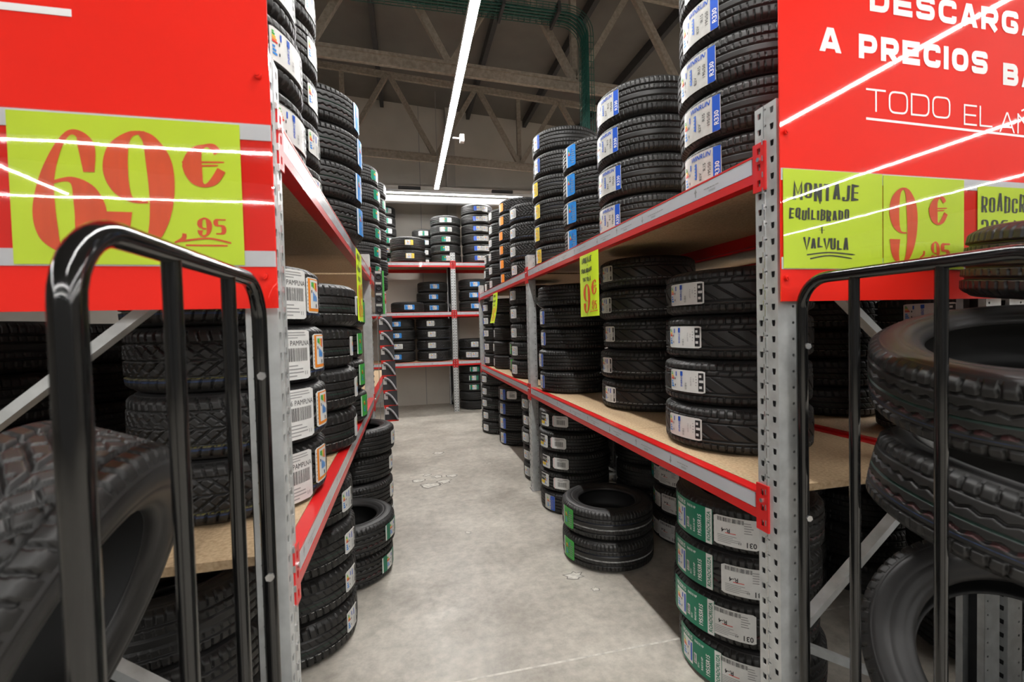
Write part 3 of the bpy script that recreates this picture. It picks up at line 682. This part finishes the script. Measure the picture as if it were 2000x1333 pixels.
# ------------------------------------------------------------------ tyre stacks
TR, MR, FR = ', PRECIOS rack top shelf', ', PRECIOS rack middle shelf', 'under the PRECIOS rack'
TL, ML_, FLo = ', sixty-nine-euro rack top shelf', ', sixty-nine-euro rack middle shelf', 'under the sixty-nine-euro rack'
TB, MB_, LB = ', back wall rack top shelf', ', back wall rack middle shelf', ', back wall rack lowest shelf'
stack('the grey-blue label stack by the post '+TR, 1.47, 1.71, .29, .196, 5, ZU, 'rib', [('winrun', -172)])
stack('the wide-tyred grey-blue label stack '+TR, 1.5, 2.62, .315, .218, 4, ZU, 'rib', [('winrun', -170)])
stack('the vertical blue label stack '+TR, 1.49, 3.28, .30, .205, 4, ZU, 'zig', [('bluevert', -166)])
stack('the mixed gold and blue label stack '+TR, 1.46, 4.02, .30, .20, 6, ZU, ['line', 'line', 'line', 'line', 'rib', 'rib'], {4: [('blueedge', -168)], 5: [('blueedge', -168)], None: [('gold', -170)]})
stack('the four-high pale label stack '+TR, 1.44, 4.94, .30, .20, 4, ZU, 'vee', [('white', -166)])
stack('the orange label stack '+TR, 1.47, 5.67, .30, .176, 6, ZU, 'vee', [('orangered', -166)])
stack('the six-high pale label stack '+TR, 1.44, 6.36, .28, .185, 6, ZU, 'rib', [('white', -172)])
stack('the three-high stack at the far end '+TR, 1.465, 6.95, .28, .20, 3, ZU, 'rib', [('white', -176)])
stack('the black-tipped energy label stack '+MR, 1.495, 1.858, .31, .195, 4, ZM_R, 'sweep', [('energy', -170)], .012)
stack('the five-high small energy label stack '+MR, 1.60, 2.83, .31, .196, 5, ZM_R, 'white', [('energy_small', -173)], .012)
stack('the blue-edged label stack '+MR, 1.42, 3.78, .30, .18, 5, ZM_R, 'rib', {4: [], None: [('blueedge', -176)]}, .012)
stack('the five-high pale label stack '+MR, 1.42, 4.95, .30, .20, 5, ZM_R, 'slot', [('white', -165)])
stack('the green label pair '+MR, 1.54, 5.62, .30, .19, 2, ZM_R, 'rib', [('limegreen', -162)])
stack('the five-high narrow label stack '+MR, 1.42, 6.19, .262, .19, 5, ZM_R, 'rib', [('white', 176)])
stack('the five-high far-end stack '+MR, 1.36, 6.71, .25, .19, 5, ZM_R, 'rib', [('bluewhite', -166)])
stack('the long green label stack '+FR, 1.48, 1.78, .298, .196, 4, 0, 'zig', [('roadcruza', -170), ('delivery', -133)], .015, 4)
stack('the delivery label stack '+FR, 2.0, 2.91, .30, .19, 4, 0, 'rib', [('delivery', -160), ('greenpale', -192)])
stack('the open green label pair '+FR, 1.27, 2.85, .30, .19, 2, 0, 'line', [('limegreen', -168)], .012)
stack('the yellow-black label stack '+FR, 1.38, 3.72, .30, .168, 5, 0, 'rib', {0: [('bluegrey', -155)], None: [('dunlop', -163), ('barcode', -133)]}, .012)
stack('the white label stack behind the post '+FR, 1.42, 4.505, .30, .17, 5, 0, 'rib', [('white', -167)])
stack('the four-high blue label stack '+FR, 1.46, 5.97, .30, .19, 4, 0, 'rib', {3: [('bluegrey', -158), ('barcode', -125)], None: [('bluegrey', -158)]})
stack('the five-high white label stack '+FR, 1.35, 6.70, .30, .176, 5, 0, 'slot', [('white', -158)])
stack('the big energy label stack '+TL, -.62, 1.62, .30, .205, 5, ZU, 'zig', [('energy', -15)], .01)
stack('the small energy label stack '+TL, -.66, 2.24, .30, .20, 5, ZU, 'rib', [('energy_small', -11)], .01)
stack('the blue label stack '+TL, -.535, 2.86, .30, .20, 4, ZU, 'zig', [('bluevert', -9)])
stack('the six-high green label stack '+TL, -.55, 5.15, .30, .20, 6, ZU, 'rib', [('greenpale', -18)])
stack('the seven-high stack '+TL, -.525, 6.3, .30, .20, 7, ZU, 'rib', {5: [('greenpale', -11)], 6: [('white', -11)], None: []})
stack('the orange label stack '+ML_, -.61, 1.80, .30, .20, 4, ZM_L, 'vee', [('pampl', -33), ('orange', -11)], .01, 1.5)
stack('the white edge label stack '+ML_, -.56, 2.45, .30, .20, 4, ZM_L, 'slot', [('whitepic', 4)], .015)
stack('the green edge label stack '+ML_, -.575, 3.12, .30, .20, 4, ZM_L, 'rib', [('limegreen', -12)], .015)
stack('the tall energy label stack '+FLo, -.59, 2.45, .30, .20, 4, 0, 'slot', [('energy_small', -15)], .02)
stack('the open pair '+FLo, -.43, 3.05, .30, .19, 2, 0, 'zig', [('darkgreen', -19)], .015)
stack('the four-high white label stack '+FLo, -.437, 3.75, .30, .20, 4, 0, 'rib', [('white', -9)], .015)
stack('the three-high stack behind the hanging packs '+FLo, -.56, 5.0, .30, .19, 3, 0, 'rib', [])
stack('the green and white label stack '+TB, -.43, 9.22, .28, .188, 6, 2.772, 'rib', {1: [('darkgreen', -62)], None: [('greenwhite', -66)]})
stack('the yellow label pair '+TB, .06, 8.83, .32, .235, 2, 2.772, 'zig', [('yellow', -87)])
stack('the half-hidden green label stack '+TB, .39, 9.29, .24, .18, 4, 2.772, 'rib', [('greenwhite', -97)])
stack('the five-high green label stack '+TB, .775, 8.89, .288, .178, 5, 2.772, 'slot', {0: [('greenpale', -96)], 1: [('greenpale', -96)], 2: [('greenpale', -94)], None: [('greenwhite', -95)]})
stack('the six-high blue label stack '+TB, 1.385, 8.86, .304, .185, 6, 2.772, 'rib', [('bluewhite', -90), ('white', -66)])
stack('the three-high blue label stack '+MB_, .50, 9.20, .295, .20, 3, 1.862, 'rib', [('blue', -85)], .015)
stack('lone tyre with blue label '+MB_, .03, 8.82, .306, .195, 1, 1.862, 'zig', [('blue', -85)])
stack('the blue label stack past the post '+MB_, 1.30, 8.87, .31, .205, 3, 1.862, 'zig', [('blue', -97)])
stack('the four-high blue label stack '+LB, -.145, 8.86, .295, .20, 4, .948, 'rib', {1: [('bluewhite', -100)], None: [('blue', -100)]})
stack('the four-high white label stack '+LB, .495, 8.88, .325, .20, 4, .948, 'vee', [('whitepic', -99)])
stack('the white label pair '+LB, 1.28, 8.87, .32, .20, 2, .948, 'vee', {0: [('whitepic', -100), ('white', -118)], None: [('whitepic', -98)]})
stack('the dark green label stack under the back rack', 1.27, 8.87, .31, .172, 5, 0, 'rib', {0: [], 1: [], None: [('darkgreen', -100)]})
stack('the dark stack on the back-to-back rack', 2.53, 2.33, .30, .165, 5, ZM_R, 'slot', {4: [('whitepic', -150)], None: []})
stack('the dark stack under the back-to-back rack', 2.6, 2.2, .30, .19, 4, 0, 'rib', [])

stack('the second dark stack on the back-to-back rack', 2.55, 2.99, .30, .19, 5, ZM_R, 'rib', [])
stack('the third dark stack on the back-to-back rack', 2.55, 3.64, .30, .19, 5, ZM_R, 'rib', [])
stack('the dark stack past the post on the back-to-back rack', 2.55, 4.55, .30, .19, 5, ZM_R, 'rib', [])
stack('the nearest dark stack on the back-to-back rack', 2.55, 1.66, .30, .162, 5, ZM_R, 'slot', {3: [('energy', -162)], 2: [('energy', -163)], None: []})
stack('the dark stack near the sign under the back-to-back rack', 2.6, 1.55, .30, .19, 4, 0, 'rib', [])
stack('the deep dark stack near the post under the PRECIOS rack', 2.02, 3.56, .295, .19, 4, 0, 'rib', [])
stack('the deep dark stack past the post under the PRECIOS rack', 2.02, 4.6, .295, .19, 4, 0, 'rib', [])
stack('the dark stack at the rear upright under the PRECIOS rack', 2.02, 2.27, .295, .19, 4, 0, 'rib', [])
stack('the dark stack by the end frame '+FLo, -.80, 1.74, .30, .19, 4, 0, 'rib', [])
for i, y in enumerate((1.62, 2.26, 2.90, 3.54)):
    stack('the rear row %s stack behind the sixty-nine-euro rack' % ('nearest-the-sign', 'second', 'third', 'last')[i], -1.70, y, .30, .20, 8, 0, 'rib', [])

# ------------------------------------------------------------------ end signs
SY = 1.155
def put_at(y): return lambda u, v, d=0.0: (u, y-d, v)
def panel_bolt(e, x, z):
    mb = MB(); pts = []; n = 12
    mb.tube([(x, SY-.002, z), (x, SY-.009, z)], .0085, 'signred', n); mb.tube([(x, SY-.009, z), (x, SY-.012, z)], .005, 'signred', n); mb.build('rivet', e)
def sign(label, x0, x1, z0, z1, bolts):
    e = empty('price_sign', (0, 0, 0)); tag(e, label, 'sign')
    mb = MB(); mb.box((x0, SY, z0), (x1, SY+.004, z1), 'signred'); mb.build('panel', e)
    for z in (1.690, 1.972-.0): pass
    for x, z in bolts: panel_bolt(e, x, z)
    return e
def flat(mb, x0, z0, x1, z1, y, m): mb.add([(x0, y, z0), (x1, y, z0), (x1, y, z1), (x0, y, z1)], [(0, 1, 2, 3)], m)
k = SY/1.19                                       # measured on the plane 1.19
zz = lambda z: EYE+(z-EYE)*k
# posters: hand lettered cards
def poly(mb, pts, m, put):
    th = [p[2] for p in pts]; P = [(p[0], p[1]) for p in pts]
    # smooth with Catmull-Rom
    Q = []; T = []
    n = len(P)
    for i in range(n-1):
        p0 = np.array((*P[max(i-1, 0)], th[max(i-1, 0)])); p1 = np.array((*P[i], th[i])); p2 = np.array((*P[i+1], th[i+1])); p3 = np.array((*P[min(i+2, n-1)], th[min(i+2, n-1)]))
        for t in np.linspace(0, 1, 6, endpoint=False):
            q = .5*((2*p1)+(-p0+p2)*t+(2*p0-5*p1+4*p2-p3)*t*t+(-p0+3*p1-3*p2+p3)*t**3); Q.append((q[0], q[1])); T.append(max(q[2], .004))
    Q.append(P[-1]); T.append(th[-1])
    vs, fs = ribbon(Q, T); nv = len(vs); poly.lay = (poly.lay+1) % 6; mb.add([put(v[0], v[1], poly.lay*.00012+.0001*j/nv) for j, v in enumerate(vs)], fs, m)
poly.lay = 0
# brush numerals in unit boxes (0..1 wide, 0..1 high); thickness as share of the width
SIX = [[(.82,.66,.16),(.80,.86,.24),(.70,.955,.12),(.54,.95,.08),(.36,.80,.13),(.22,.58,.22),(.17,.34,.32),(.22,.16,.28),(.36,.04,.07)],
       [(.36,.04,.05),(.56,.05,.12),(.77,.18,.40),(.82,.34,.46),(.74,.50,.36),(.56,.595,.10),(.30,.57,.05)]]
NINE = [[(.62,.96,.05),(.40,.94,.10),(.22,.82,.30),(.17,.66,.36),(.24,.52,.26),(.40,.43,.07),(.62,.42,.04)],
        [(.52,.965,.05),(.68,.90,.22),(.80,.74,.38),(.83,.52,.38),(.78,.30,.30),(.66,.13,.18),(.48,.04,.08),(.32,.06,.12),(.20,.18,.28),(.19,.34,.38)]]
EURO = [[(.86,.80,.20),(.74,.93,.18),(.56,.95,.08),(.34,.80,.30),(.24,.50,.46),(.32,.20,.34),(.50,.05,.09),(.74,.16,.20),(.93,.42,.22)], [(.0,.56,.03),(1.0,.60,.03)], [(.0,.47,.03),(.85,.52,.03)]]
COMMA = [[(.8,1,.3),(.7,.45,.35),(.05,.05,.10)]]
def num(mb, shape, x0, z0, x1, z1, y, m='marker_red'):
    w, h = x1-x0, z1-z0
    for pts in shape:
        P = [(x0+p[0]*w, z0+p[1]*h, p[2]*w) for p in pts]; poly(mb, P, m, put_at(y))
def card(name, label, x0, z0, x1, z1, y):
    mb = MB(); mb.box((x0, y, z0), (x1, y+.0012, z1), 'fluo'); o = mb.build(name); tag(o, label, 'price card'); return o
# --- sign on the left rack end
sgL = sign('glossy red sign panel with a clear pocket showing 69,95 euro', -1.55, -.289, zz(1.592), 2.60, [(-.312, 2.118), (-.316, zz(1.668))])
for (a, b) in ((1.690, 1.727), (1.985, 2.022)):
    mb = MB(); mb.box((-1.55, SY-.0025, zz(a)), (-.290, SY-.0005, zz(b)), 'holder'); mb.build('pocket_strip', sgL)
mb = MB(); mb.box((-.95, SY-.002, 2.205), (-.664, SY-.0008, 2.220), 'vinyl'); mb.build('printed_line', sgL)
PL = (-.785, zz(1.693), -.354, zz(2.017)); yc = SY-.0045
cL = card('price_card', 'big fluorescent yellow card pricing sixty-nine euro 95 in red numerals', *PL, yc)
mb = MB(); Lx = lambda px: PL[0]+(px-20)/455*(PL[2]-PL[0])
def Lz(px, py): t = 208+.092*(px-20); return PL[1]+(516-py)/(516-t)*(PL[3]-PL[1])
yi = yc-.0008
num(mb, SIX, Lx(58), Lz(120, 499), Lx(192), Lz(120, 245), yi); num(mb, NINE, Lx(196), Lz(260, 499), Lx(332), Lz(260, 248), yi)
num(mb, EURO, Lx(352), Lz(395, 368), Lx(440), Lz(395, 283), yi); num(mb, COMMA, Lx(328), Lz(340, 474), Lx(356), Lz(340, 455), yi)
num(mb, NINE, Lx(378), Lz(400, 462), Lx(408), Lz(400, 425), yi)
lettering(mb, '5', Lx(412), Lz(430, 460), .040, .62, .1, .22, 'marker_red', put_at(yi), .2, True)
poly(mb, [(Lx(345), Lz(345, 470), .003), (Lx(400), Lz(400, 465), .004), (Lx(448), Lz(448, 474), .003)], 'marker_red', put_at(yi))
poly(mb, [(Lx(352), Lz(352, 478), .002), (Lx(440), Lz(440, 479), .003)], 'marker_red', put_at(yi))
mb.build('hand_lettering', cL)
mb = MB(); mb.box((-1.55, SY-.0085, zz(1.690)), (-.290, SY-.0070, zz(2.022)), 'clear'); mb.build('clear_pocket', sgL)
# --- sign on the right rack end
sgR = sign('glossy red sign panel lettered A PRECIOS BAJOS TODO EL AÑO', 1.092, 2.55, zz(1.591), 2.72, [(1.110, zz(2.107)), (1.110, zz(1.663))])
mb = MB(); yv = SY-.0009
kx = lambda x: x*k
lettering(mb, 'DESCARGAS', kx(1.468), zz(2.512), .077*k, 1.02, .215, .26, 'vinyl', put_at(yv))
lettering(mb, 'A', kx(1.272), zz(2.366), .075*k, 1.12, .2, .27, 'vinyl', put_at(yv))
lettering(mb, 'PRECIOS', kx(1.424), zz(2.360), .076*k, .96, .20, .27, 'vinyl', put_at(yv))
lettering(mb, 'BAJOS', kx(2.046), zz(2.333), .076*k, .96, .20, .27, 'vinyl', put_at(yv))
lettering(mb, 'TODO', kx(1.452), zz(2.196), .072*k, 1.10, .17, .085, 'vinyl', put_at(yv), .3)
lettering(mb, 'EL', kx(1.866), zz(2.182), .070*k, .85, .17, .085, 'vinyl', put_at(yv), .3)
lettering(mb, 'AÑO', kx(2.030), zz(2.170), .070*k, 1.05, .17, .085, 'vinyl', put_at(yv), .3)
vs, fs = ribbon([(kx(1.452), zz(2.172)), (kx(2.45), zz(2.158))], .0075); mb.add([put_at(yv)(*p) for p in vs], fs, 'vinyl')
mb.build('white_lettering', sgR)
for (a, b) in ((1.690, 1.727), (1.962, 1.998)):
    mb = MB(); mb.box((1.093, SY-.0025, zz(a)), (2.55, SY-.0005, zz(b)), 'holder'); mb.build('pocket_strip', sgR)
c1 = card('price_card', 'fluorescent yellow card lettered Montaje Equilibrado Valvula in the sign pocket', kx(1.131), zz(1.692), kx(1.512), zz(1.996), yc)
mb = MB(); pt = put_at(yi)
lettering(mb, 'MONTAJE', kx(1.165), zz(1.905), .050, .56, .13, .20, 'marker_black', pt, .25, True, .10, 3)
lettering(mb, 'EQUILIBRADO', kx(1.150), zz(1.842), .032, .55, .15, .22, 'marker_black', pt, .25, True, .12, 5)
lettering(mb, '+', kx(1.262), zz(1.893-.002), .014, .6, .1, .2, 'marker_black', pt, .2, True); lettering(mb, '+', kx(1.262), zz(1.798), .030, .7, .1, .12, 'marker_black', pt, .2, True)
lettering(mb, 'VALVULA', kx(1.205), zz(1.752), .034, .58, .13, .22, 'marker_black', pt, .25, True, .12, 8)
for d in (0, .012): poly(mb, [(kx(1.215+d), zz(1.734-d), .002), (kx(1.30), zz(1.742-d*.8), .003), (kx(1.40-d), zz(1.736-d), .002)], 'marker_black', pt)
mb.build('hand_lettering', c1)
c2 = card('price_card', 'fluorescent yellow card with red 9,95 beside the Montaje card', kx(1.516), zz(1.692), kx(1.862), zz(1.994), yc)
mb = MB(); num(mb, NINE, kx(1.540), zz(1.698), kx(1.654), zz(1.965), yi); num(mb, EURO, kx(1.705), zz(1.838), kx(1.785), zz(1.935), yi)
num(mb, COMMA, kx(1.665), zz(1.728), kx(1.690), zz(1.752), yi); num(mb, NINE, kx(1.715), zz(1.715), kx(1.752), zz(1.785), yi)
lettering(mb, '5', kx(1.757), zz(1.716), .066, .60, .1, .24, 'marker_red', pt, .2, True)
for d in (0, .010): poly(mb, [(kx(1.675), zz(1.712-d), .002), (kx(1.74), zz(1.716-d), .003), (kx(1.80), zz(1.711-d), .002)], 'marker_red', pt)
mb.build('hand_lettering', c2)
c3 = card('price_card', 'fluorescent yellow card lettered in black 205/55 beside the 9,95 card', kx(1.925), zz(1.692), kx(2.36), zz(1.978), yc)
mb = MB(); lettering(mb, 'ROADCRUZA', kx(1.940), zz(1.890), .058, .46, .14, .15, 'marker_black', pt, .25, True, .08, 4)
lettering(mb, '205/55', kx(1.940), zz(1.795), .070, .46, .16, .14, 'marker_black', pt, .25, True, .06, 9); mb.build('hand_lettering', c3)
mb = MB(); mb.box((1.093, SY-.0085, zz(1.690)), (2.55, SY-.0070, zz(1.998)), 'clear'); mb.build('clear_pocket', sgR)

# ------------------------------------------------------------------ hanging price cards on the shelf beams
def hang_card(label, x, y0, y1, z0, z1, face, curl=0.0):
    """portrait card in a plane of constant x; face = -1 looks towards -x"""
    e = empty('hanging_card', (x, (y0+y1)/2, z1)); tag(e, label, 'price card', None)
    W, H = abs(y1-y0), z1-z0
    def put(u, v, d=0.0):                      # u across 0..W as read, v up 0..H
        bend = curl*((H-v)/H)**2; return (face*(.001+d+bend), (W/2-u) if face < 0 else (u-W/2), v-H)
    mb = MB(); n = 8; vs = []; fs = []
    for i in range(n+1):
        v = H*i/n; vs += [put(0, v), put(W, v), put(0, v, -.0008), put(W, v, -.0008)]
    for i in range(n):
        o = 4*i; fs += [(o, o+1, o+5, o+4), (o+3, o+2, o+6, o+7), (o+1, o+3, o+7, o+5), (o+2, o, o+4, o+6)]
    mb.add(vs, fs, 'fluo', True); mb.build('card', e)
    mb = MB(); p = lambda u, v, d=0.0: put(u, v, .0012+d)
    lettering(mb, 'MONTAJE', W*.12, H*.865, H*.085, .55, .13, .20, 'marker_black', p, .25, True, .10, 3); lettering(mb, '+', W*.42, H*.80, H*.04, .7, .1, .2, 'marker_black', p, .2, True)
    lettering(mb, 'EQUILIBRADO', W*.08, H*.705, H*.068, .52, .13, .20, 'marker_black', p, .25, True, .12, 5); lettering(mb, '+', W*.42, H*.655, H*.04, .7, .1, .2, 'marker_black', p, .2, True)
    lettering(mb, 'VALVULA', W*.16, H*.565, H*.068, .58, .13, .20, 'marker_black', p, .25, True, .12, 8)
    def nm(shape, a, b, c, d):
        for pts in shape: poly(mb, [(W*(a+q[0]*(c-a)), H*(b+q[1]*(d-b)), q[2]*W*(c-a)*.8) for q in pts], 'marker_red', p)
    nm(NINE, .18, .05, .56, .53); nm(EURO, .62, .33, .90, .56); nm(COMMA, .52, .06, .60, .11); nm(NINE, .64, .10, .78, .25)
    lettering(mb, '5', W*.79, H*.105, H*.14, .5, .1, .2, 'marker_red', p, .2, True); poly(mb, [(W*.58, H*.075, .003), (W*.93, H*.085, .004)], 'marker_red', p)
    mb.build('hand_lettering', e)
hang_card('yellow 9,95 card hanging from the PRECIOS rack between the near stacks', 1.090, 2.475, 2.765, 1.59, 1.974, -1)
hang_card('yellow 9,95 card hanging beyond the post of the PRECIOS rack', 1.090, 5.50, 5.79, 1.60, 1.974, -1, .05)
hang_card('yellow card hanging edge-on from the sixty-nine-euro rack beam', -.250, 2.53, 2.82, 1.59, 1.974, 1)

# ------------------------------------------------------------------ black tube guards bolted to the rack ends
def guard(label, x, ys, ztop):
    e = empty('tube_guard', (x, 0, 0)); tag(e, label, 'guard rail')
    y0, y1 = ys[0], ys[-1]; r = .085; pts = [(0, y0, 0), (0, y0, ztop-r)]
    for i in range(1, 8): a = PI/2*i/8; pts.append((0, y0+r*(1-math.cos(a)), ztop-r+r*math.sin(a)))
    pts.append((0, y0+r, ztop)); pts.append((0, y1-r, ztop))
    for i in range(1, 8): a = PI/2*i/8; pts.append((0, y1-r+r*math.sin(a), ztop-r+r*math.cos(a)))
    pts += [(0, y1, ztop-r), (0, y1, 0)]
    mb = MB(); mb.tube(pts, .0155, 'black', 20); mb.build('hoop', e)
    for y in ys[1:-1]: mb = MB(); mb.tube([(0, y, .02), (0, y, ztop-.008)], .0125, 'black', 16); mb.build('bar', e)
    mb = MB(); mb.tube([(0, y0, .14), (0, y1, .14)], .0125, 'black', 14); mb.build('bar', e)
    return e
def hexbolt(e, p, d, m='zinc', r=.0095):
    p = Vector(p); d = Vector(d); mb = MB(); mb.tube([p-d*.022, p], r*.62, m, 10); mb.tube([p, p+d*.008], r, m, 6); mb.build('hex_bolt', e)
gL = guard('black tube guard hoop in front of the sixty-nine-euro sign rack', -.322, [.532, .740, .950, 1.127], 1.648)
for z in (1.438, .985): hexbolt(gL, (.004, 1.127-.012, z), (.1, -1, 0))
gR = guard('black tube guard hoop in front of the PRECIOS sign rack', 1.137, [.560, .765, .965, 1.127], 1.650)
for z in (1.455, .945): hexbolt(gR, (.004, 1.127-.012, z), (-.1, -1, 0))

# ------------------------------------------------------------------ loose tyres piled behind the guards
def loose(label, c, axis, R, W, pat, st=(), grp='loose tyres'):
    q = Vector(axis).normalized().to_track_quat('Z', 'Y').to_euler()
    return tyre(c, R, W, pat, st, q, label, None)
def pile(phrase, x, y, R, W, n): stack(phrase, x, y, R, W, n, 0, 'rib', [], .012)
pile('the loose stack beside the guard by the sixty-nine-euro sign', -.675, .86, .295, .192, 4)
pile('the loose stack in front of the sixty-nine-euro sign', -.98, .30, .30, .19, 4)
loose('big loose tyre leaning upright behind the guard of the sixty-nine-euro sign', (-.605, .845, 1.085), (.93, .05, -.36), .312, .215, 'plain')
pile('the tall loose stack in front of the PRECIOS sign', 2.22, .80, .30, .19, 5)
pile('the loose stack beside the guard by the PRECIOS sign', 1.54, .84, .30, .156, 2)
loose('dark loose tyre with its hole facing out behind the PRECIOS rack guard', (1.46, .80, .635), (-.62, -.45, .62), .325, .20, 'used')
loose('tilted loose tyre showing coloured tread lines behind the PRECIOS rack guard', (1.50, .805, 1.055), (.12, -.17, .97), .327, .205, 'used')
loose('loose tyre lying open side up behind the PRECIOS rack guard', (1.50, .805, 1.385), (-.22, -.16, .96), .327, .205, 'used')
loose('topmost loose tyre against the PRECIOS sign panel', (1.82, .80, 1.66), (.02, -.12, .99), .31, .205, 'rib')

# ------------------------------------------------------------------ packs hanging on the post of the 69,95 rack
mb = MB(); mb.box((-.262, 4.30, .62), (-.259, 4.33, 1.98), 'zinc'); cs = mb.build('clip_strip'); tag(cs, 'metal clip strip hanging from the sixty-nine-euro rack beam', 'clip strip')
for i in range(7):
    z = 1.60-.135*i; x = -.205+.005*i; y = 4.295-.006*i
    e = empty('wiper_pack', (x, y, z)); tag(e, ['top', 'second', 'third', 'fourth', 'fifth', 'sixth', 'lowest'][i]+' wiper blister pack, red and black, on the clip strip', 'blister pack', 'wiper packs on the clip strip')
    mb = MB(); mb.box((-.045, 0, -.075), (.075, .002, .065), 'card'); mb.box((-.045, -.001, -.075), (.075, .0, -.062), 'redink'); mb.box((-.045, -.001, .045), (-.01, 0, .065), 'redink'); mb.build('backing_card', e)
    mb = MB(); mb.tube([(-.03+.1*t, -.012, .05-.11*t*t) for t in np.linspace(0, 1, 9)], .009, 'silver', 8); mb.build('blister', e)
    mb = MB(); mb.tube([(-.025+.085*t, -.022, .03-.09*t*t) for t in np.linspace(0, 1, 9)], .005, 'ink', 6); mb.build('wiper_blade', e)
    mb = MB(); mb.box((-.040, -.004, -.01), (-.008, -.002, .04), 'paper'); mb.build('price_tag', e)
for i in range(4):
    z = 2.035-.098*i
    e = empty('accessory_pack', (-.235, 4.30, z)); tag(e, ['top', 'second', 'third', 'lowest'][i]+' small green-edged accessory pack above the wiper packs', 'blister pack', 'green packs on the clip strip')
    mb = MB(); mb.box((-.04, 0, -.055), (.045, .002, .042), 'card'); mb.box((.03, -.001, -.055), (.045, 0, .042), 'lime'); mb.box((-.03, -.001, .018), (.02, 0, .038), 'greypaper'); mb.build('backing_card', e)
    mb = MB(); mb.tube([(.022*math.cos(a), -.01, -.012+.022*math.sin(a)) for a in np.linspace(0, 2*PI, 15)], .006, 'ink', 7); mb.build('ring', e)
